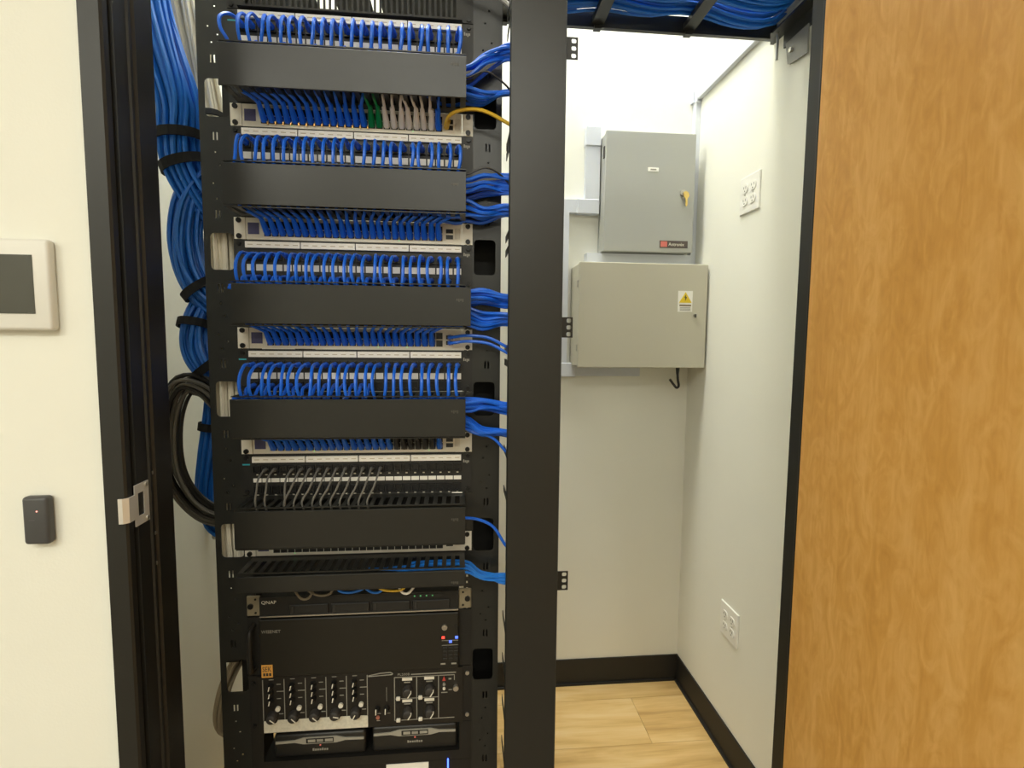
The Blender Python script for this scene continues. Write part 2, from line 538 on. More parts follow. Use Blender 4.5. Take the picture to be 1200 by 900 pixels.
# ------------------------------------------------------------------ patch panels
XP = [-.220 + .0183 * (i + .5) for i in range(24)]
PPN = ['topmost', 'second', 'third', 'fourth', 'lowest']
jb = MB().plate(-.0075, .0075, -.0085, .0085, -.005, 0, [(-.0058, .0058, -.0055, .0055)])
jb.box(-.0058, .0058, -.0005, 0, -.0055, .0055).box(-.002, .002, -.005, -.0005, -.0055, -.0045)
JACK = jb.build('port_mesh', M_JACK, org=(0, 0, 0))
lb = MB().box(-.0076, .0076, -.0045, -.003, -.0065, .0065).build('tab_mesh', M_LABEL, org=(0, 0, 0))
lb5 = MB().box(-.0082, .0082, -.0045, -.003, -.0042, .0042).build('tab_mesh', M_LABEL, org=(0, 0, 0))
tk = MB().box(-.0022, .0022, -.0040, -.003, -.0016, .0016).build('mark_mesh', M_TEXTW, org=(0, 0, 0))
tag_m = mat('teal_tag', (.03, .34, .42), .5, vary=.03)
def patch_panel(k):
    zb = ZS[k] + 3 * U
    lab = ['topmost black patch panel, fringed by a row of blue cords', 'second patch panel from the top, between two white switches',
           'third patch panel from the top, blue cords looping over it', 'fourth patch panel down, its right lower ports empty',
           'lowest patch panel, carrying thin grey cords in its left half'][k]
    t = thing('patch_bay', lab, 'patch panel', (0, 0, zb), 'patch panels in the rack')
    MB().box(-.2413, .2413, -.003, 0, zb + .0005, zb + 2 * U - .0005).box(-.205, .205, 0, .06, zb + .004, zb + 2 * U - .004).build('panel', M_PANEL, t)
    for s_ in range(4):
        x0 = -.220 + s_ * .1098
        MB().box(x0 + .001, x0 + .1085, -.009, -.003, zb + .072, zb + .0845).build('label_strip', M_LABEL, t)
        if True:
            g = MB()
            for q in range(6):
                g.box(x0 + .006 + q * .0178, x0 + .016 + q * .0178, -.0094, -.009, zb + .0775, zb + .0790)
            g.build('strip_print', mat('faint_print', (.55, .48, .36), .6, vary=0), t)
    for i, x in enumerate(XP):
        inst(JACK, 'port', t, (x, -.003, zb + .056))
        inst(JACK, 'port', t, (x, -.003, zb + .0125))
        inst(lb if k < 4 else lb5, 'port_label', t, (x, 0, zb + .033))
        if k == 4:
            inst(tk, 'port_mark', t, (x, 0, zb + .0455))
            inst(tk, 'port_mark', t, (x, 0, zb + .0018))
    for x in (-.2325, .2325):
        for z in (.008, .081):
            MB().cyl((x, -.003, zb + z), (x, -.0065, zb + z), .0045, 10).build('screw', M_SCREW, t)
    g = MB()
    for q in range(4):
        g.box(.2225 + q * .0034, .2250 + q * .0034, -.0035, -.003, zb + .066 - (.002 if q == 2 else 0), zb + .0705 + (.002 if q == 0 else 0))
    g.build('maker_mark', M_TEXTG, t)
    if k in (0, 3, 4):
        MB().box(-.2405, -.2255, -.0036, -.003, zb + .0655, zb + .0685).build('colour_tag', tag_m, t)
    if k in (3, 4):
        MB().box(.198, .2205, -.0125, -.0085, zb + .0004, zb + .0022).build('part_label', M_LABEL, t)
for k in range(5): patch_panel(k)

# ------------------------------------------------------------------ switches
XS = [-.176 + .0151 * j for j in range(24)]
pb = MB().plate(-.0068, .0068, -.0068, .0068, -.0012, 0, [(-.0055, .0055, -.0052, .0052)]).box(-.0055, .0055, -.0002, 0, -.0052, .0052)
PORT = pb.build('port_mesh', M_JACK, org=(0, 0, 0))
disp = mat('switch_display', (.10, .10, .21), .25, vary=.1)
LED_G = mat('led_green', (.1, .8, .2), .4, vary=0, emit=(.25, 1, .35), estr=1.2)
def switch_at(k):
    z = ZS[k]
    lab = ['topmost white network switch, with green and white cords at its right', 'second network switch from the top, filled with blue cords',
           'third network switch down, two blue cords leaving its right end', 'fourth network switch down, six black cords at its right',
           'lowest network switch, mostly hidden under the deep cable manager'][k]
    t = thing('network_switch', lab, 'network switch', (0, 0, z), 'network switches in the rack')
    MB().box(-.2185, .2185, -.0025, .24, z + .0006, z + U - .0006).build('chassis', M_SW, t)
    for sgn in (-1, 1):
        e = sorted((sgn * .2195, sgn * .2413))
        ear = MB().box(e[0], e[1], -.0035, 0, z + .0006, z + U - .0006).build('mounting_ear', M_SW, t)
        for zz in (.0065, .038):
            MB().cyl((sgn * .2315, -.0035, z + zz), (sgn * .2315, -.007, z + zz), .0052, 10).build('screw', M_SCREW, ear)
    MB().box(-.2145, -.1925, -.0032, -.0025, z + .011, z + .034).build('display', disp, t)
    for j, x in enumerate(XS):
        for zz in (.014, .030):
            inst(PORT, 'port', t, (x, -.0025, z + zz))
    for x in (.193,):
        for zz in (.0155, .0275):
            MB().box(x - .0075, x + .0075, -.0034, -.0025, z + zz - .0043, z + zz + .0043).build('uplink_port', M_JACK, t)
    g = MB()
    for q in range(5):
        g.box(.2045 + q * .0022, .2053 + q * .0022, -.0029, -.0025, z + .012, z + .034)
    g.build('vent_lines', mat('vent_grey', (.45, .42, .36), .6, vary=0), t)
    for j in ((3, 11, 19), (9, 17), (14, 18), (5, 21), (2,))[k]:
        MB().box(XS[j] + .0068, XS[j] + .0080, -.0034, -.0025, z + .0045, z + .0058).build('status_light', LED_G, t)
for k in range(5): switch_at(k)

# ------------------------------------------------------------------ horizontal cable managers
def manager(k, z0, h, lab, dx=0.0, dz=0.0):
    t = thing('cable_manager', lab, 'cable manager', (0, 0, z0), 'horizontal cable managers')
    zt = z0 + h
    MB().box(-.2413, .2413, -.003, 0, z0 + .0005, zt - .0005).build('base_plate', M_BLACK, t)
    hs = [(x - .0048, x + .0048, -.080, -.026) for x in XP]
    f = lambda a, b, t_: (a, b, t_)
    MB().plate(-.226, .226, -.084, -.003, zt + dz - .0035, zt + dz - .0015, hs, f).build('slotted_top', M_BLACK, t)
    MB().plate(-.226, .226, -.084, -.003, z0 + .0015, z0 + .0035, hs, f).build('slotted_bottom', M_BLACK, t)
    c = MB().prism([(-.0845, z0 + dz + .0055), (-.0875, z0 + dz + .005), (-.0885, z0 + dz + .006), (-.0885, zt + dz - .0085), (-.0875, zt + dz - .0075), (-.0845, zt + dz - .0072), (-.0845, zt + dz - .0088), (-.0855, zt + dz - .009), (-.0858, z0 + dz + .0075)],
                   -.2265 + dx, .2265 + dx, lambda a, b, t_: (t_, a, b))
    c.build('cover', M_BLACK, t)
    g = MB()
    for q in range(4):
        g.box(.198 + dx + q * .0038, .2008 + dx + q * .0038, -.0889, -.0885, zt - .034 - .002 * (q % 2), zt - .030)
    g.build('maker_mark', mat('embossed_mark', (.075, .072, .062), .5, vary=0), t)
MGL = ['topmost cable manager with a plain grey-black cover', 'second cable manager cover from the top', 'third cable manager cover from the top, pushed slightly to the right',
       'fourth cable manager cover from the top', 'fifth cable manager, its slotted top showing under grey cords']
for k in range(5):
    manager(k, ZS[k] + U, 2 * U, MGL[k], .010 if k == 2 else 0, -.009 if k == 0 else 0)
manager(5, ZS[4] - U, U, 'slim bottom cable manager, half the height of the others')

# ------------------------------------------------------------------ cords
def boot_mesh(p, d, L, r0, r1, flat=1.0):
    p, d = Vector(p), Vector(d).normalized()
    return MB().tube([p, p + d * L * .15, p + d * L * .5, p + d * L], [r0 * .9, r0, r0 * .85, r1], 6, flat)
def cord(name, pts, r, m, label, cat='cord', group=None, boots=(), n=4, sides=6, gold=None):
    t = thing(name, label, cat, pts[0], group)
    MB().tube(catmull(pts, n), r, sides).build('cable', m, t, True)
    for (p, d, L, r0, r1) in boots:
        boot_mesh(p, d, L, r0, r1).build('boot', m, t, True)
    for p in (gold or ()):
        MB().box(p[0] - .0010, p[0] + .0010, p[1] - .004, p[1], p[2] - .004, p[2] + .0015).build('plug', M_GOLD, t)
    return t

def jit(a): return random.uniform(-a, a)
# layout of the cord ends at each switch: colour of every column
COLS = [['b'] * 14 + ['g'] * 2 + ['w'] * 7 + ['B'], ['b'] * 24, ['b'] * 23 + ['-'], ['b'] * 17 + ['k'] * 6 + ['B']]
BUND = ['topmost', 'second', 'third', 'fourth']
def exit_run(k, x, zm, j, n, upper):
    # a run inside the manager to the right, out beside the rail and in behind the vertical manager's cover
    a = (j + .5) / n
    if k == 0:
        zo = (1.928 + .034 * a) if upper else (1.897 + .024 * a)
        ze = (1.976 + .022 * a) if upper else (1.902 + .018 * (1 - a))
    elif k == 1:
        zo = (1.708 + .034 * a) if upper else (1.662 + .044 * a)
        ze = (1.716 + .034 * a) if upper else (1.672 + .018 * a)
    elif k == 2:
        zo = (1.488 + .030 * a) if upper else (1.443 + .046 * a)
        ze = (1.486 + .026 * a) if upper else (1.446 + .026 * a)
    else:
        zo = (1.264 + .031 * a) if upper else (1.229 + .027 * a)
        ze = (1.262 + .026 * a) if upper else (1.214 + .016 * a)
    yo = -.018 - .048 * ((j * 7) % n) / n
    sag = (.005 if upper else -.008) + jit(.004)
    return [(max(x + .03, .17), yo, zo + jit(.001)), (.226, yo, zo), (.262, yo + jit(.004), (zo + ze) / 2 + sag),
            (.302, -.030 - .03 * a + jit(.006), ze), (.328, -.045 - .02 * a, ze - .006), (.352, -.046 - .02 * a, ze - .035), (.362, -.045 - .015 * a, ze - .085)]

for k in range(4):
    zs, zb = ZS[k], ZS[k] + 3 * U
    bl = [j for j, c in enumerate(COLS[k]) if c == 'b']
    nA = len(bl)
    run_list = []
    for i in range(24):
        x = XP[i]
        j0 = jit(.0055) if (k or i) else -.016
        fwd = -.076 + jit(.003)
        if k in (0, 1): j0 += .001
        start = [(x, -.006, zb + .056), (x, -.024, zb + .0565), (x + j0 * .5, -.050, zb + .0545 + jit(.002)), (x + j0, fwd + .004, zb + .036),
                 (x + j0 * .9, fwd, zb + .014), (x + j0 * .3, -.071, zb - .003)]
        bt = [((x, -.004, zb + .056), (0, -1, .02), .026, .0068, .0042)]
        if i < nA:
            sx = XS[bl[i]]
            xm = x
            pts = start + [(x, -.060, zb - .022), (x, -.052, zb - .050), (x, -.050, zs + U + .012),
                           (x * .3 + sx * .7, -.043, zs + U - .003 + jit(.001)), (sx + jit(.001), -.032, zs + .034), (sx, -.014, zs + .019), (sx, -.006, zs + .0125)]
            bt.append(((sx, -.003, zs + .0115), (jit(.05), -1, .80), .042, .0070, .0044))
            cord('network_cable', pts, .0034, M_BLUE, f'blue patch cord, {ORD[i]} from the left on the {PPN[k]} patch panel', 'patch cord',
                 f'blue cords looping over the {PPN[k]} patch panel', bt, gold=[(sx + .0072, -.004, zs + .0085)] if k == 0 else None)
        else:
            run_list.append((i, start + [(x, -.064, zb - .020)], bt, 'top'))
    # cords of the lower port row leave sideways to the vertical manager
    low = {0: list(range(2, 24, 3)), 1: list(range(1, 22)), 2: list(range(0, 23)), 3: list(range(0, 14))}[k]
    for i in low:
        x = XP[i]
        st = [(x, -.006, zb + .0125), (x, -.024, zb + .0125), (x + jit(.003), -.044, zb + .008), (x + jit(.001), -.050, zb - .004), (x, -.048, zb - .016)]
        run_list.append((i, st, [((x, -.004, zb + .0125), (0, -1, -.05), .022, .0066, .0042)], 'low'))
    n = len(run_list)
    nu = n // 2 if k != 2 else n * 2 // 5
    for q, (i, st, bt, row) in enumerate(run_list):
        upper = q % 2 == 0 if nu * 2 == n or k != 2 else (q % 5) < 2
        cnt = max(1, n // 2)
        ex = exit_run(k, XP[i], zs + 2 * U, (q // 2) % cnt, cnt, upper)
        if XP[i] > .13: ex = ex[1:] if XP[i] < .19 else ex[1:]
        rowname = 'upper' if row == 'top' else 'lower'
        cord('network_cable', st + ex, .0036, M_BLUE, f'blue cord in the {ORD[i]} {rowname} port of the {PPN[k]} patch panel, running right', 'patch cord',
             f'blue cords running right from the {BUND[k]} cable manager', bt)
    # other colours at the switch
    names = {'B': ('blue', M_BLUE), 'g': ('green', M_GREEN), 'w': ('white', M_WHITE), 'k': ('black', M_BLKC)}
    cnts = {}
    for j, c in enumerate(COLS[k]):
        if c in names:
            nm, mm = names[c]
            cnts[c] = cnts.get(c, 0) + 1
            sx = XS[j]
            xs_ = min(XP, key=lambda v: abs(v - sx + .004))
            lean = jit(.003)
            pts = [(sx, -.006, zs + .0125), (sx, -.014, zs + .019), (sx + lean, -.032, zs + .034), (xs_ * .3 + sx * .7, -.043, zs + U - .003), (xs_, -.050, zs + U + .014), (xs_ + .004, -.045, zs + U + .035), (xs_ + .03, -.035, zs + U + .045)]
            where = {'B': 'lone blue patch cord at the right end of the %s' + (' topmost switch\'s row' if k == 0 else ' fourth switch\'s row'), 'g': 'green patch cord, %s of the pair in the topmost switch', 'w': 'white patch cord, %s from the left of seven in the topmost switch', 'k': 'black patch cord, %s from the left of six in the fourth switch'}[c]
            cord('network_cable', pts, .0029, mm, (where.replace('%s ', '') if c == 'B' else where % ORD[cnts[c] - 1]), 'patch cord', nm + ' cords in a white switch', [((sx, -.003, zs + .0115), (jit(.08), -1, .80), .042, .0070, .0042)])

# lone cords at the right of the switches
z = ZS[0]
cord('network_cable', [(.186, -.005, z + .0155), (.186, -.024, z + .017), (.196, -.044, z + .026), (.222, -.05, z + .034), (.258, -.05, z + .0345), (.296, -.046, z + .021), (.330, -.045, z - .002), (.352, -.045, z - .06)],
     .0036, M_YEL, 'yellow patch cord arching from the topmost switch to the vertical manager', 'patch cord', None, [((.186, -.003, z + .0155), (.3, -1, .3), .022, .0062, .004)])
z = ZS[2]
for q, zz in ((0, .0275), (1, .0155)):
    cord('network_cable', [(.193, -.005, z + zz), (.194, -.022, z + zz), (.205, -.032, z + zz + .001), (.228, -.035, z + zz + .004), (.27, -.035, z + zz + .001), (.302, -.036, z + zz - .013), (.330, -.04, z + zz - .035), (.355, -.045, z + zz - .10)],
         .0033, M_BLUE, ('upper' if q == 0 else 'lower') + ' of two blue cords leaving the third switch sideways', 'patch cord', 'pair of uplink cords at the third switch', [((.193, -.003, z + zz), (.15, -1, 0), .018, .0060, .0038)])
z = ZS[3]
cord('network_cable', [(.224, -.055, z + U + .016), (.255, -.055, z + U + .008), (.288, -.050, z + U - .008), (.312, -.05, z + U - .034), (.335, -.05, z - .01), (.352, -.048, z - .08)], .003, M_BLUE,
     'single blue cord dipping below the fourth cable manager\'s bundle', 'patch cord')
z = ZS[4]
cord('network_cable', [(.16, -.05, z + U + .045), (.224, -.05, z + U + .046), (.258, -.048, z + U + .040), (.288, -.045, z + U + .022), (.312, -.045, z + U - .016), (.335, -.045, z + .0), (.352, -.045, z - .06)], .0032, M_BLUE,
     'single blue cord arching out of the fifth cable manager', 'patch cord')
lb6 = mat('light_blue_cord', (.02, .20, .72), .34, vary=.08)
for q in range(6):
    z = ZS[4] - U
    y = -.022 - .009 * ((q * 3) % 6)
    zo = z + .012 + .0042 * q
    ze = z - .012 + .0038 * ((q * 5) % 6)
    cord('network_cable', [(.02 + .02 * q, y, z + .018), (.12, y, zo), (.224, y, zo), (.258, y - .004, (zo + ze) / 2 + jit(.006) - .003), (.302, -.045, ze), (.335, -.045, ze - .012), (.355, -.045, ze - .08)], .0031, lb6,
         f'light blue cord leaving the slim bottom cable manager, {ORD[5 - q]} from the top', 'patch cord', 'light blue cords at the bottom cable manager')
# thin dark and white leads
cord('lead', [(.16, -.05, 1.922), (.226, -.06, 1.928), (.262, -.066, 1.941), (.290, -.062, 1.930), (.318, -.052, 1.909), (.345, -.05, 1.86)], .0021, M_BLKC, 'thin black lead arching between the two topmost blue bundles', 'lead')
cord('lead', [(.16, -.05, 1.738), (.226, -.062, 1.744), (.262, -.068, 1.757), (.290, -.062, 1.750), (.318, -.052, 1.726), (.345, -.05, 1.67)], .0021, M_BLKC, 'thin black lead arching over the second blue bundle', 'lead')
cord('lead', [(.240, .20, 2.345), (.215, .055, 2.345), (.200, -.02, 2.24), (.212, -.035, 2.15), (.235, -.036, 2.118), (.268, -.035, 2.108), (.298, -.036, 2.094), (.330, -.04, 2.06), (.35, -.045, 2.0)], .0045, mat('pale_grey_cable', (.42, .41, .38), .4, vary=.05), 'pale grey cable crossing the rack\'s top right corner', 'cable')

# grey cords of the lowest patch panel
zb = ZS[4] + 3 * U
gp = [1, 2, 4, 5, 6, 7, 8, 9, 10, 11, 12, 13, 14]
for q, i in enumerate(gp):
    x = XP[i]
    sl = XP[max(0, i - (0 if q < 3 else 1))]
    pts = [(x, -.006, zb + .056), (x, -.020, zb + .0565), (x - .002, -.044, zb + .046), (x * .6 + sl * .4, -.060, zb + .028), (sl + jit(.002), -.066, zb + .006), (sl, -.062, zb - .012), (sl + .004, -.050, zb - .035), (sl + .03, -.045, zb - .055)]
    cord('network_cable', pts, .0021, M_GREYC, f'thin grey patch cord, {ORD[q]} from the left on the lowest patch panel', 'patch cord', 'thin grey cords on the lowest patch panel',
         [((x, -.004, zb + .056), (0, -1, .02), .018, .0052, .0026)])

# short leads hanging above the storage server
hang = [(-.135, -.10, .888, .868, mat('tan_lead', (.16, .13, .085), .5, vary=.05), 'tan'), (-.105, -.058, .882, .874, MATS['tan_lead'], 'tan'), (-.04, .015, .878, .884, M_BLUE2, 'blue'), (.012, .05, .884, .876, M_BLUE2, 'blue'),
        (.045, .095, .880, .878, M_YEL, 'yellow'), (.09, .12, .872, .885, M_WHITE, 'white')]
for q, (x0, x1, z0, z1, mm, nm) in enumerate(hang):
    cord('lead', [(x0 - .012, -.030, .902), (x0, -.034, z0 + .004), ((x0 + x1) / 2, -.037, min(z0, z1) + .001), (x1, -.034, z1 + .004), (x1 + .01, -.026, .903)], .0027, mm,
         {0: 'tan lead hanging left under the bottom cable manager', 1: 'tan lead hanging nearer the middle under the bottom manager', 2: 'dark blue lead hanging left of centre above the storage server',
          3: 'dark blue lead hanging at centre above the storage server', 4: 'yellow lead hanging above the storage server', 5: 'white lead looping above the storage server'}[q], 'lead')

# ------------------------------------------------------------------ vertical cable manager
vm = thing('vertical_cable_manager', 'tall plain black vertical cable manager right of the rack', 'cable manager', (.366, -.04, 0))
MB().prism([(.3105, -.0925), (.3125, -.0945), (.4175, -.0945), (.4195, -.0925), (.4195, -.082), (.4175, -.082), (.4175, -.0925), (.3125, -.0925), (.3125, -.082), (.3105, -.082)], .0, 2.20, lambda a, b, t: (a, b, t)).build('cover', M_BLACK, vm)
MB().box(.3185, .417, -.003, 0, 0, 2.20).build('back_panel', M_BLACK, vm)
for x0 in (.3115, .4165):
    g = []
    for z in [.10, .2, .3, .4, .5, .6, .7, .8, 1.09, 1.18, 1.37, 1.40, 1.60, 1.63, 1.80, 1.82, 2.04, 2.08, 2.14]:
        MB().box(x0, x0 + .0015, -.083, -.0005, z - .007, z + .007).build('finger', M_BLACK, vm)
for z in (2.016, 1.4455, .8825):
    MB().plate(.4170, .4560, z - .0218, z + .0218, -.024, -.0220, [(.4425, .4525, z - .0190 + d, z - .0100 + d, .003) for d in (0, .0145, .029)]).build('mounting_tab', M_BLACK, vm)

# ------------------------------------------------------------------ storage server (1U)
t = thing('storage_server', 'slim black storage server with beige ears and silver trim', 'server', (0, 0, .818))
MB().box(-.212, .212, -.012, .5, .819, .8625).build('chassis', M_DARK, t)
for sgn in (-1, 1):
    e = sorted((sgn * .2125, sgn * .2413))
    ear = MB().rbox(e[0], e[1], -.006, 0, .818, .8635, .002, 1).build('mounting_ear', mat('beige_metal', (.30, .26, .18), .4, metal=.4, vary=.05), t)
    MB().cyl((sgn * .2325, -.006, .841), (sgn * .2325, -.0095, .841), .006, 10).build('screw', M_SCREW, ear)
    for zz in (.826, .856):
        MB().cyl((sgn * .2225, -.006, zz), (sgn * .2225, -.0068, zz), .0025, 8).build('rivet', M_SCREW, ear)
MB().box(-.212, .212, -.0145, -.012, .8185, .8212).build('bottom_trim', M_STEEL, t)
text('QNAP', -.208, .8465, .0085, -.012, M_TEXTW, t, 'lettering', width=.031)
for q in range(4):
    x0 = -.150 + q * .087
    b = MB().rbox(x0, x0 + .083, -.0155, -.012, .8235, .845, .002, 1).build('drive_bay', M_PANEL, t)
    MB().box(x0 + .006, x0 + .010, -.0175, -.0155, .827, .842).build('latch', M_TEXTD, b)
MB().box(.105, .175, -.0135, -.012, .851, .858).build('indicator_window', M_JACK, t)
for q in range(4):
    MB().box(.115 + q * .013, .118 + q * .013, -.0139, -.0135, .853, .856).build('status_light', mat('dim_green', (.05, .25, .08), .4, vary=0, emit=(.2, .8, .3), estr=.35), t)

# ------------------------------------------------------------------ video recorder (3U)
t = thing('video_recorder', 'large black video recorder with a small orange sticker', 'recorder', (0, 0, .682))
MB().box(-.2413, .2413, -.004, 0, .6835, .815).box(-.213, .213, 0, .42, .6845, .814).build('chassis', M_DARK, t)
MB().rbox(-.213, .213, -.016, -.004, .6845, .814, .002, 1).build('front_panel', mat('recorder_front', (.010, .009, .006), .45, vary=.08), t)
for sgn in (-1,):
    x = sgn * .2275
    MB().tube(catmull([(x, -.004, .70), (x, -.026, .704), (x, -.032, .716), (x, -.032, .782), (x, -.026, .794), (x, -.004, .798)], 4), .0055, 8).build('handle', M_DARK, t, True)
text('WISENET', -.2085, .7845, .0068, -.016, M_TEXTG, t, 'lettering', width=.040)
st = MB().rbox(-.2105, -.1870, -.0170, -.016, .6845, .7135, .0004, 1).build('orange_sticker', mat('orange_label', (.72, .36, .075), .5, vary=.04), t)
text('SEK', -.208, .6985, .0115, -.0170, M_TEXTD, t, 'sticker_lettering', width=.0185)
g = MB()
for q in range(3):
    g.box(-.207 + q * .0062, -.2023 + q * .0062, -.0174, -.0170, .6885, .695)
g.build('sticker_print', M_TEXTD, t)
MB().cyl((.182, -.016, .782), (.182, -.020, .782), .0062, 12).build('key_lock', M_STEEL, t)
MB().cyl((.206, -.016, .782), (.206, -.0175, .782), .0050, 12).build('sensor', M_JACK, t)
for x, z, c, nm in ((.179, .7575, (1, .06, .04), 'red'), (.2085, .757, (.08, .16, 1), 'blue'), (.195, .748, (.08, .16, 1), 'blue')):
    l = MB().box(x - .0032, x + .0032, -.0165, -.016, z - .003, z + .003).build('status_light', mat('led_' + nm, c, .4, vary=0, emit=c, estr=1.6), t)
for z in (.7505, .7395):
    MB().box(.176, .212, -.0165, -.016, z - .0005, z + .0005).build('printed_line', M_TEXTG, t)
for r in range(4):
    for c in range(3):
        MB().rbox(.178 + c * .0125, .187 + c * .0125, -.0175, -.016, .730 - r * .0085, .7355 - r * .0085, .0006, 1).build('button', M_PANEL, t)
for x in (.1785, .2025):
    MB().box(x - .0055, x + .0055, -.0165, -.016, .6945, .698).build('socket_label', M_TEXTG, t)

# ------------------------------------------------------------------ audio mixer (3U)
t = thing('audio_mixer', 'black rack audio mixer with rows of knobs and white label strip', 'mixer', (0, 0, .549))
MB().box(-.2413, .2413, -.004, 0, .5495, .682).box(-.213, .213, 0, .2, .551, .680).build('chassis', M_DARK, t)
MF = mat('mixer_front', (.010, .0085, .0065), .45, vary=.08)
MB().box(-.222, .222, -.008, -.004, .5505, .681).build('front_panel', MF, t)
yF = -.008
def mline(x0, x1, z0, z1, nm='printed_line', mm=None):
    MB().box(x0, x1, yF - .0005, yF, z0, z1).build(nm, mm or M_TEXTG, t)
knob = MB().tube([(0, 0, 0), (0, -.006, 0), (0, -.011, 0), (0, -.012, 0)], [.0062, .0060, .0052, .0045], 10).build('knob_mesh', M_DARK, smooth=True, org=(0, 0, 0))
knobL = MB().tube([(0, 0, 0), (0, -.006, 0), (0, -.015, 0), (0, -.016, 0)], [.0112, .0108, .0098, .0085], 14).build('knob_mesh', mat('soft_knob', (.035, .032, .030), .5, vary=.05), smooth=True, org=(0, 0, 0))
cx5 = [-.212, -.167, -.122, -.078, -.034, .011]
MB().prism([(-.212, .5515), (.0115, .5515), (.0115, .5785)] + [p for c in range(4, -1, -1) for p in ((cx5[c] + .030, .5800), (cx5[c] + .027, .5745), (cx5[c] + .020, .5705), (cx5[c] + .012, .5745), (cx5[c] + .008, .5800))] + [(-.212, .5785)],
           yF - .0006, yF).build('label_strip', mat('marked_strip', (.66, .63, .52), .5, vary=.25, scale=140), t)
for x in cx5: mline(x - .0008, x + .0008, .580, .674)
for c in range(5):
    x0 = cx5[c]
    for r in range(4):
        z = .661 - r * .0165
        if r < 3 or True:
            if r == 3: break
            kn = inst(knob, 'knob', t, (x0 + .017, yF, z - .001))
            p = MB().prism([(x0 + .0145, z - .006), (x0 + .0165, z - .006), (x0 + .0185, z + .004), (x0 + .0165, z + .004)], yF - .0128, yF - .0118).build('pointer', M_TEXTW, t)
            mline(x0 + .029, x0 + .038 + (.006 if r == 1 else 0), z + .001, z + .0026)
    kn = inst(knobL, 'large_knob', t, (x0 + .0195, yF, .5905))
    ang = (-.9, -.8, -.8, -1.35, .5)[c]
    ca, sa = math.cos(ang), math.sin(ang)
    def rot(a, b): return (x0 + .0195 + a * ca + b * sa, .5905 - a * sa * -1 * -1 + b * ca if False else .5905 + b * ca - a * sa)
    MB().prism([rot(-.001, -.010), rot(.001, -.010), rot(.001, .002), rot(-.001, .002)], yF - .0168, yF - .0158).build('pointer', M_TEXTW, t)
    MB().cyl((x0 + .0315, yF, .6075), (x0 + .0315, yF - .005, .6075), .0052, 12).build('white_button', M_TEXTW, t, True)
    mline(x0 + .033, x0 + .042, .5935, .5952)
    mline(x0 + .013, x0 + .023, .673, .6745)
# centre strip
MB().prism([(.0135, .669), (.066, .671), (.068, .6745), (.062, .6785), (.040, .6775), (.0135, .6725), (.0135, .6710), (.04, .6755), (.061, .676), (.0655, .6738), (.0645, .6728), (.0135, .671)], yF - .0005, yF).build('printed_swoosh', M_TEXTG, t)
for x in (.031, .0515):
    kn = inst(knob, 'knob', t, (x + .002, yF, .594))
    MB().prism([(x - .0015, .587), (x + .0005, .587), (x + .001, .600), (x - .001, .600)], yF - .0128, yF - .0118).build('pointer', M_TEXTW, t)
    mline(x - .003, x + .009, .581, .5825)
MB().cyl((.0335, yF, .5735), (.0335, yF - .003, .5735), .0042, 10).build('power_button', mat('dull_red', (.35, .13, .09), .5, vary=0), t)
mline(.0305, .038, .5645, .566)
mline(.0525, .0535, .61, .643, 'slider_slot')
# zone block
text('PL200B', .078, .6685, .0052, yF, M_TEXTG, t, 'lettering', width=.026)
mline(.107, .207, .6690, .6712)
for x in (.0705, .1195, .168): mline(x - .0009, x + .0009, .563, .6645, mm=M_TEXTW if False else None)
for z in (.563, .6140, .6645): mline(.0705, .168 if z == .614 else .2035, z - .0008, z + .0008)
mline(.2027, .2043, .652, .6645)
for c, x0 in enumerate((.0705, .1195)):
    for r, z0 in enumerate((.614, .563)):
        mline(x0 + .017, x0 + .039, z0 + .042, z0 + .0485, 'printed_label', M_TEXTW)
        mline(x0 + .021, x0 + .035, z0 + .0368, z0 + .039)
        MB().box(x0 + .0045, x0 + .0125, yF - .0015, yF, z0 + .008, z0 + .044).build('slider_slot', M_JACK, t)
        MB().rbox(x0 + .004, x0 + .0130, yF - .0075, yF - .0015, z0 - .0005, z0 + .0075, .0012, 1).build('slider_cap', M_TEXTW, t)
        inst(knobL, 'large_knob', t, (x0 + .0295, yF, z0 + .021))
        q0 = (x0 + .0295, z0 + .021)
        MB().prism([(q0[0] + .000, q0[1] - .009), (q0[0] + .002, q0[1] - .010), (q0[0] + .0085, q0[1] + .001), (q0[0] + .009, q0[1] + .007), (q0[0] + .0075, q0[1] + .007), (q0[0] + .0068, q0[1] + .0015)], yF - .0168, yF - .0158).build('pointer', M_TEXTW, t)
MB().prism([(.176, .651), (.1845, .651), (.18025, .6625)], yF - .0006, yF).build('red_mark', mat('print_red', (.45, .05, .04), .5, vary=0), t)
for z in (.644, .634):
    MB().cyl((.1805, yF, z), (.1805, yF - .004, z), .0032, 8).build('knob', M_TEXTW if z < .64 else M_TEXTG, t)
mline(.174, .188, .6225, .6245)
mline(.1905, .197, .6535, .657)
mline(.1905, .198, .6285, .6305)
MB().cyl((.2068, yF, .6355), (.2068, yF - .008, .6355), .0062, 12).build('jack_socket', M_STEEL, t, True)
for sgn in (-1, 1):
    for z in (.566, .665):
        MB().cyl((sgn * .2325, -.004, z), (sgn * .2325, -.007, z), .0045, 10).build('screw', M_SCREW if sgn < 0 else M_STEEL, t)

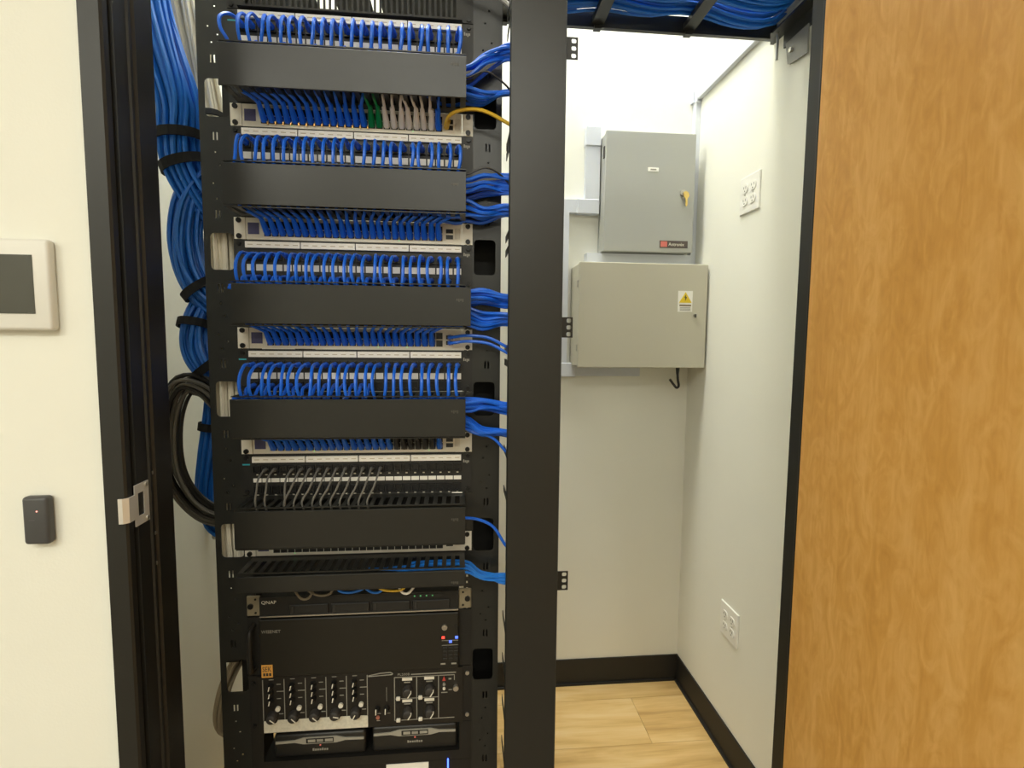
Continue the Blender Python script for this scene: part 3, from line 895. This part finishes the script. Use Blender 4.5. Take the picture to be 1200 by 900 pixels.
# ------------------------------------------------------------------ shelf with two microphone receivers
t = thing('rack_shelf', 'black rack shelf holding two wireless receivers', 'shelf', (0, 0, .455))
MB().box(-.2413, .2413, -.004, 0, .458, .4795).box(-.2190, .2190, 0, .30, .4765, .4795).build('tray', M_DARK, t)
MB().box(-.2413, -.2150, -.004, 0, .4795, .549).build('side_bracket', M_DARK, t)
MB().box(.2150, .2413, -.004, 0, .4795, .549).build('side_bracket', M_DARK, t)
MB().box(-.215, .215, .295, .30, .4795, .549).build('back_lip', M_DARK, t)
SIL = mat('silver_trim', (.42, .41, .36), .35, metal=.3, vary=.04)
def receiver(x0, x1, z0, z1, lab):
    t = thing('wireless_receiver', lab, 'receiver', ((x0 + x1) / 2, .02, .4797), 'wireless receivers on the shelf')
    o = MB().rbox(x0, x1, .004, .19, .4797, z1, .007, 3).build('housing', mat('receiver_black', (.016, .015, .013), .4, vary=.06), t, True)
    c = (x0 + x1) / 2; hw = (x1 - x0) / 2 - .004
    zz = z1 - .0175
    MB().prism([(c - hw, zz - .002), (c - .055, zz - .001), (c - .036, zz - .0055), (c + .036, zz - .0055), (c + .055, zz - .001), (c + hw, zz - .002), (c + hw, zz + .003), (c + .055, zz + .0045), (c + .036, zz + .0095), (c - .036, zz + .0095), (c - .055, zz + .0045), (c - hw, zz + .003)],
               .0015, .0042).build('silver_trim', SIL, t)
    MB().box(c - .030, c + .030, .0008, .0016, zz - .0035, zz + .0075).build('display', M_JACK, t)
    for q, x in enumerate((c - .026, c - .007, c + .011)):
        wv = (.016, .014, .017)[q]
        MB().box(x, x + wv, .0004, .0009, zz - .001, zz + .0052).build('icon', SIL if q != 1 else M_TEXTG, t)
    MB().cyl((c, .0045, zz - .011), (c, .003, zz - .011), .0018, 8).build('status_light', mat('receiver_led', (.5, .1, .08), .4, vary=0, emit=(.8, .2, .15), estr=.4), t)
    g = MB()
    for q in range(7):
        g.box(c - .017 + q * .005, c - .0133 + q * .005, .0032, .0042, zz - .0235, zz - .0195 + (.0012 if q in (0, 4) else 0))
    g.build('maker_mark', M_TEXTG, t)
receiver(-.196, .004, .4797, .535, 'left of the two wireless receivers on the shelf')
receiver(.018, .210, .4797, .540, 'right of the two wireless receivers on the shelf')

# bottom unit with a white label and blue light
t = thing('power_conditioner', 'black rack unit with a white label at the picture\'s bottom edge', 'rack unit', (0, 0, .41))
MB().box(-.2413, .2413, -.004, 0, .411, .4575).box(-.213, .213, 0, .25, .412, .456).build('chassis', M_DARK, t)
MB().box(.05, .145, -.006, -.004, .425, .4555).build('white_label', M_LABEL, t)
MB().box(-.2, -.14, -.006, -.004, .43, .4535).build('small_label', M_LABEL, t)
MB().box(.1875, .1905, -.006, -.004, .432, .4605).build('blue_light', mat('led_deep_blue', (.05, .1, 1), .4, vary=0, emit=(.05, .12, 1), estr=5), t)
for k in range(3):
    z1 = .4105 - k * .089
    if z1 - .088 < .06: break
    tag(MB().box(-.2413, .2413, -.003, 0, z1 - .088, z1).build('blanking_plate', M_BLACK), ('upper' if k == 0 else 'middle' if k == 1 else 'lowest') + ' of the plain black blanking panels at the rack\'s foot', 'panel', 'blanking panels')

# ------------------------------------------------------------------ hanging cable bundles at the left
def bundle(name, path, n, R, r, m, label, cat, straps=(), group=None, twist=1.2, flat=1.0, odd=None, seg=5, strapw=.013, smooth_end=0.0):
    t = thing(name, label, cat, path[-1], group)
    pts = catmull(path, seg)
    T, N = frames(pts)
    L = len(pts)
    for j in range(n):
        rad = R * math.sqrt((j + .5) / n)
        th0 = j * 2.39996
        ph = random.uniform(0, 6.28)
        out = []
        for i in range(L):
            u = i / (L - 1)
            th = th0 + twist * u + .25 * math.sin(ph + 5 * u)
            k = 1 + .10 * math.sin(ph * 2 + 7 * u)
            B = T[i].cross(N[i])
            out.append(pts[i] + N[i] * (rad * k * math.cos(th) * flat) + B * (rad * k * math.sin(th)))
        mm = odd[1] if odd and j in odd[0] else m
        MB().tube(out, r, 6).build('cable', mm, t, True)
    for u in straps:
        i = min(L - 2, max(1, int(u * (L - 1))))
        p, tt = pts[i], T[i]
        B = tt.cross(N[i])
        mb = MB(); ns = 20; k = 0
        for s_, rr in ((-1, 1.08), (-1, 1.16), (1, 1.16), (1, 1.08)):
            for q in range(ns):
                a_ = 2 * math.pi * q / ns
                ro = (R * .97 + r) * rr
                mb.v.append(tuple(p + tt * (s_ * strapw / 2) + N[i] * (ro * flat * math.cos(a_)) + B * (ro * math.sin(a_))))
        for e in range(4):
            for q in range(ns):
                a1, a2 = e * ns + q, e * ns + (q + 1) % ns
                b1, b2 = ((e + 1) % 4) * ns + q, ((e + 1) % 4) * ns + (q + 1) % ns
                mb.f.append((a1, a2, b2, b1))
        mb.build('strap', M_STRAP, t)
    return t
bundle('cable_bundle', [(-.455, .12, 4.17), (-.455, .12, 2.42), (-.455, .115, 2.25), (-.448, .11, 2.13), (-.425, .105, 2.03), (-.400, .10, 1.95), (-.388, .10, 1.90), (-.386, .10, 1.845), (-.378, .10, 1.79), (-.352, .11, 1.735), (-.318, .135, 1.69), (-.27, .18, 1.66)],
       40, .041, .0048, M_BLUE2, 'thick blue cable bundle dropping down left of the rack', 'cable bundle', (.64, .735), 'strapped blue bundles left of the rack', 1.4, strapw=.020)
bundle('cable_bundle', [(-.30, .16, 1.80), (-.340, .13, 1.775), (-.372, .105, 1.715), (-.386, .10, 1.64), (-.380, .10, 1.575), (-.356, .10, 1.525), (-.325, .11, 1.495), (-.28, .14, 1.48)],
       32, .034, .0047, M_BLUE2, 'bulging blue cable loop beside the second and third switches', 'cable bundle', (.72,), 'strapped blue bundles left of the rack', 1.0, strapw=.018)
bundle('cable_bundle', [(-.315, .17, 1.545), (-.350, .14, 1.515), (-.366, .115, 1.475), (-.372, .10, 1.436), (-.372, .10, 1.40), (-.358, .10, 1.365), (-.33, .11, 1.335), (-.28, .14, 1.32)],
       24, .029, .0046, M_BLUE2, 'short blue cable loop just above the black coil', 'cable bundle', (.16, .42, .78), 'strapped blue bundles left of the rack', 1.0, strapw=.018)
bundle('cable_bundle', [(-.335, .16, 1.36), (-.350, .15, 1.30), (-.358, .145, 1.225), (-.370, .14, 1.13), (-.378, .14, 1.05), (-.366, .14, .982), (-.328, .15, .954), (-.28, .17, .948)],
       22, .025, .0046, M_BLUE2, 'straight blue cable bundle inside the black coil', 'cable bundle', (.33,), 'strapped blue bundles left of the rack', 1.0, odd=((21,), M_GREYC), strapw=.018)
coil = [(-.32, .09, 1.270), (-.350, .08, 1.305), (-.390, .075, 1.312), (-.416, .075, 1.262), (-.424, .075, 1.19), (-.416, .075, 1.12), (-.392, .08, 1.062), (-.355, .085, 1.022), (-.315, .10, 1.005)]
bundle('cable_coil', coil, 13, .025, .0045, M_BLKC, 'dark grey cable coil hanging left of the rack', 'cable coil', (), None, .8, odd=((1, 4, 6, 8, 10, 12), mat('charcoal_cable', (.13, .125, .11), .45, vary=.1)))
bundle('cable_bundle', [(-.440, .22, 4.17), (-.435, .22, 2.44), (-.425, .21, 2.30), (-.410, .20, 2.19), (-.392, .20, 2.08), (-.370, .19, 1.97), (-.340, .15, 1.86), (-.31, .085, 1.76), (-.292, .055, 1.68), (-.287, .050, 1.60), (-.287, .050, 1.45), (-.287, .050, 1.29), (-.287, .050, 1.10), (-.287, .050, .985), (-.285, .055, .90)],
       30, .030, .0046, M_CREAM, 'cream cable bundle seen through the left rail\'s cut-outs', 'cable bundle', (.40,), None, .5, strapw=.016)
bundle('cable_bundle', [(-.285, .20, .68), (-.325, .18, .635), (-.358, .16, .565), (-.372, .15, .50), (-.372, .15, .455), (-.355, .15, .44)],
       10, .016, .0042, mat('tan_bulk_cable', (.42, .35, .24), .5, vary=.1), 'tan cable bundle hanging by the rack\'s lower left edge', 'cable bundle', (), None, .7)
pp = thing('wall_conduit', 'short grey conduit end on the closet wall left of the rack', 'conduit', (-.455, .60, .90))
MB().cyl((-.530, .52, .80), (-.530, .52, .90), .014, 12).build('pipe', mat('galvanised', (.42, .42, .40), .4, metal=.5, vary=.1), pp, True)
MB().box(XL, -.515, .508, .532, .885, .90).build('clip', M_STEEL, pp)

# ------------------------------------------------------------------ ladder tray overhead
lt = thing('cable_ladder', 'black overhead ladder tray carrying blue cables', 'cable tray', (.3, .24, 2.284))
ZT = 2.286
for y0, y1 in ((.375, .389), (.082, .096)):
    MB().box(.15, 1.119, y0, y1, ZT, ZT + .044).build('side_rail', M_BLACK, lt)
for j in range(2, 6):
    x = -.191 + .262 * (j - 1)
    MB().box(x - .0165, x + .0165, .096, .375, ZT + .008, ZT + .024).build('rung', M_BLACK, lt)
    MB().box(x - .010, x + .010, .372, .3905, ZT - .004, ZT + .004).build('rung_clip', M_BLACK, lt)
tcb = [('cable_bundle', .130, 22), ('cable_bundle', .195, 22), ('cable_bundle', .262, 24), ('cable_bundle', .328, 24)]
tn = ['nearest', 'second', 'third', 'farthest']
for q, (nm, y, n) in enumerate(tcb):
    pth = []
    for j in range(15):
        x = .155 + j * .0655
        ph = (x + .453) / .262
        sag = .5 - .5 * math.cos(2 * math.pi * ph)
        big = max(0, 1 - abs(x - .985) / .16)
        pth.append((x, min(.352, y + .010 * math.sin(3.1 * x + q * 1.3)), ZT + .054 - .013 * sag - .010 * big + .004 * math.sin(5 * x + q)))
    pth += [(1.092, y - .005, ZT + .085), (1.096, y - .01, ZT + .16), (1.096, y - .01, ZT + .6), (1.096, y - .01, CLC - .03)]
    pth = [(.13, y, CLC - .03), (.13, y, ZT + .6), (.128, y, ZT + .2), (.134, y, ZT + .10)] + pth
    bundle('cable_bundle', pth, n, .033, .0046, M_BLUE2, f'{tn[q]} of the blue cable bundles lying along the overhead tray', 'cable bundle', (), 'blue bundles on the overhead tray', 3.0, seg=2)

# wall bracket holding the tray end
wb = thing('wall_bracket', 'black metal tray bracket bolted high on the right wall', 'bracket', (XW, .29, 2.17))
MB().box(XW - .006, XW, .145, .335, 2.240, 2.284).box(XW - .040, XW, .145, .335, 2.278, 2.2845).build('angle', M_BLACK, wb)
MB().prism([(.22, 2.243), (.318, 2.243), (.304, 2.182), (.296, 2.178), (.22, 2.170)], XW - .010, XW - .006, lambda a, b, t: (t, a, b)).build('plate', mat('dark_zinc', (.20, .195, .18), .4, metal=.5, vary=.08), wb)
MB().cyl((XW - .010, .288, 2.212), (XW - .016, .288, 2.212), .007, 6).build('bolt', M_STEEL, wb)
MB().cyl((XW - .026, .331, 2.205), (XW - .026, .331, 2.30), .0035, 8).build('threaded_rod', M_STEEL, wb, True)
MB().prism([(XW - .045, .336), (XW - .002, .336), (XW - .002, .392), (XW - .012, .392)], 2.279, 2.283, lambda a, b, t: (a, b, t)).build('gusset', M_BLACK, wb)

# ------------------------------------------------------------------ wall cabinets and trunking
def cabinet(name, lab, x0, x1, y0, z0, z1, mm, g=.004):
    t = thing(name, lab, 'cabinet', ((x0 + x1) / 2, YW, z0), 'wall cabinets in the closet')
    MB().rbox(x0 + .003, x1 - .003, y0 + .016, YW - .0005, z0 + .003, z1 - .003, .003, 1).build('body', mm, t)
    MB().rbox(x0, x1, y0, y0 + .0155, z0, z1, .003, 2).build('door', mm, t)
    return t
t = cabinet('alarm_cabinet', 'upper grey wall cabinet with brass key in its lock', .740, 1.079, .797, 1.747, 2.176, M_CAB)
MB().box(.7385, .7425, .813, .830, 2.085, 2.125).build('hinge', M_SLOT, t)
nb = MB().rbox(.898, .939, .7955, .797, 2.036, 2.050, .0006, 1).build('name_badge', M_LABEL, t)
MB().box(.908, .930, .795, .7955, 2.0405, 2.0455).build('badge_print', M_TEXTG, nb)
lk = MB().cyl((1.034, .797, 1.962), (1.034, .788, 1.962), .011, 16).build('lock', M_STEEL, t, True)
MB().prism([(1.030, 1.962), (1.0395, 1.968), (1.050, 1.962), (1.0535, 1.950), (1.047, 1.940), (1.0475, 1.918), (1.0435, 1.912), (1.040, 1.916), (1.040, 1.938), (1.034, 1.946)], .782, .785).build('key', M_BRASS, lk)
pl = MB().box(.951, 1.059, .7955, .797, 1.763, 1.789).build('brand_plate', mat('plate_dark', (.085, .065, .055), .4, vary=.05), t)
MB().rbox(.955, .980, .7950, .7956, 1.766, 1.786, .0002, 1).build('brand_emblem', mat('emblem_red', (.62, .16, .13), .4, vary=.05), pl)
text('Antronix', .985, 1.770, .012, .7955, M_TEXTW, t, 'lettering', width=.060)
t = cabinet('power_cabinet', 'lower beige wall cabinet with a yellow warning sticker', .638, 1.116, .7375, 1.319, 1.697, M_CAB2)
stk = MB().box(1.005, 1.060, .7368, .7375, 1.524, 1.600).build('warning_sticker', M_LABEL, t)
MB().prism([(1.009, 1.557), (1.057, 1.557), (1.033, 1.596)], .7362, .7368).build('warning_triangle', mat('warning_yellow', (.80, .58, .02), .5, vary=.03), stk)
MB().prism([(1.0345, 1.588), (1.028, 1.575), (1.0325, 1.576), (1.0315, 1.563), (1.0385, 1.578), (1.0338, 1.5775)], .7357, .7362).build('lightning_mark', M_TEXTD, stk)
MB().box(1.011, 1.055, .7364, .7368, 1.5445, 1.5505).build('warning_print', mat('print_brown', (.22, .17, .10), .5, vary=0), stk)
for z in (1.538, 1.5335, 1.529):
    MB().box(1.013, 1.053, .7364, .7368, z, z + .0022).build('small_print', M_TEXTG, stk)
lk = MB().cyl((1.072, .7375, 1.512), (1.072, .730, 1.512), .008, 14).build('lock', M_STEEL, t, True)
MB().box(1.068, 1.071, .722, .730, 1.504, 1.516).build('lock_slot', M_SLOT, lk)
for z in (1.39, 1.62):
    MB().cyl((.6375, .757, z - .012), (.6375, .757, z + .012), .003, 8).build('hinge', M_STEEL, t, True)
MB().box(.900, .910, .838, .8484, 1.697, 1.7005).build('top_screw', M_STEEL, t)
cord('power_cable', [(1.040, .80, 1.322), (1.040, .80, 1.300), (1.042, .80, 1.270), (1.046, .80, 1.248), (1.038, .80, 1.240), (1.026, .80, 1.252), (1.010, .80, 1.272)], .0048, M_BLKC, 'short black cord hanging under the lower wall cabinet', 'cord', None, [((1.040, .80, 1.319), (0, 0, -1), .028, .008, .0055)], n=6, sides=8)

tr2 = thing('cable_trunking', 'white cable trunking stepping down left of the wall cabinets', 'trunking', (.66, YW, 1.28))
MB().box(.684, .738, .868, YW, 1.948, 2.142).build('riser', M_TRUNK, tr2)
MB().rbox(.681, .7405, .864, YW - .0003, 2.142, 2.214, .003, 1).build('top_cap', M_TRUNK, tr2)
MB().rbox(.653, .738, .865, YW - .0003, 1.894, 1.948, .002, 1).build('elbow', M_TRUNK, tr2)
MB().box(.595, .653, .868, YW, 1.897, 1.945).build('cross_run', M_TRUNK, tr2)
MB().box(.583, .624, .868, YW, 1.33, 1.897).build('long_drop', M_TRUNK, tr2)
MB().rbox(.580, .660, .866, YW - .0003, 1.276, 1.33, .002, 1).build('bottom_elbow', M_TRUNK, tr2)
MB().box(.66, .915, .868, YW, 1.279, 1.317).build('bottom_run', M_TRUNK, tr2)
tr3 = tag(MB().box(.690, 1.095, .848, YW, 1.6975, 1.7465).build('trunking_block', M_TRUNK), 'white trunking block between the two wall cabinets', 'trunking')
tr4 = thing('cable_trunking', 'white cable trunking running along the right wall near the top', 'trunking', (XW, .5, 2.33))
MB().rbox(XW - .018, XW - .0003, -.2, .862, 2.3285, 2.3590, .002, 1).build('wall_run', M_TRUNK, tr4)
MB().rbox(XW - .022, XW - .0003, .862, YW - .0003, 2.318, 2.366, .002, 1).build('corner_elbow', M_TRUNK, tr4)
MB().prism([(1.094, 2.322), (1.1005, 2.322), (1.1005, 2.376), (1.0945, 2.362)], YW - .020, YW).build('corner_cover', M_TRUNK, tr4)
MB().box(XW - .020, XW - .0003, .868, YW - .0003, 1.70, 2.318).build('corner_drop', M_TRUNK, tr4)

# ------------------------------------------------------------------ outlets on the right wall
def outlet(yc, zc, lab):
    t = thing('wall_outlet', lab, 'outlet', (XW, yc, zc - .058), 'double wall outlets')
    MB().rbox(XW - .006, XW, yc - .057, yc + .057, zc - .058, zc + .058, .0025, 2).build('cover_plate', M_OUT, t)
    for dy in (-.023, .023):
        for dz in (-.0195, .0195):
            y, z = yc + dy, zc + dz
            s_ = MB().prism([(y + .0165 * math.cos(a_) * (1 if abs(math.sin(a_)) < .8 else 1), z + max(-.0135, min(.0135, .0165 * math.sin(a_)))) for a_ in [2 * math.pi * q / 16 for q in range(16)]], XW - .0085, XW - .006, lambda a, b, t_: (t_, a, b)).build('socket', M_OUT, t)
            for oy, h in ((-.0062, .0085), (.0062, .0070)):
                MB().box(XW - .0088, XW - .0085, y + oy - .0011, y + oy + .0011, z + .0035 - h / 2, z + .0035 + h / 2).build('slot', M_SLOT, s_)
            MB().cyl((XW - .0088, y, z - .0075), (XW - .0084, y, z - .0075), .0023, 8).build('slot', M_SLOT, s_)
        MB().cyl((XW - .0062, yc + dy, zc), (XW - .0072, yc + dy, zc), .0028, 8).build('screw', M_STEEL, t)
outlet(.4815, 1.882, 'upper double outlet on the right closet wall')
outlet(.4870, .470, 'lower double outlet on the right closet wall')

# ------------------------------------------------------------------ things on the outer wall
t = thing('touch_screen_controller', 'white wall control panel with a dark screen', 'control panel', (-.44, YF, 1.425))
MB().rbox(-.560, -.3615, -.3345, YF - .0003, 1.4255, 1.5535, .005, 3).build('housing', mat('panel_white', (.74, .73, .68), .4, vary=.02), t, True)
MB().box(-.530, -.3825, -.3355, -.3345, 1.4490, 1.5310).build('screen', mat('dark_screen', (.055, .055, .042), .25, vary=.05), t)
t = thing('card_reader', 'small dark grey card reader on the outer wall', 'card reader', (-.40, YF, 1.11))
MB().rbox(-.4195, -.3845, -.3345, YF - .0003, 1.112, 1.1835, .005, 3).build('housing', mat('reader_grey', (.060, .060, .062), .45, vary=.04), t, True)
MB().cyl((-.3985, -.3345, 1.1625), (-.3985, -.3353, 1.1625), .0010, 8).build('status_light', mat('reader_led', (.9, .3, .25), .4, vary=0, emit=(1, .35, .3), estr=2), t)
MB().box(-.410, -.402, -.3349, -.3345, 1.1485, 1.1495).build('maker_mark', mat('reader_print', (.09, .09, .095), .4, vary=0), t)

# the shared source meshes are not part of the scene
for o in (JACK, lb, lb5, tk, PORT, knob, knobL):
    bpy.data.objects.remove(o)
for o in bpy.data.objects:
    if '_o' in o: del o['_o']
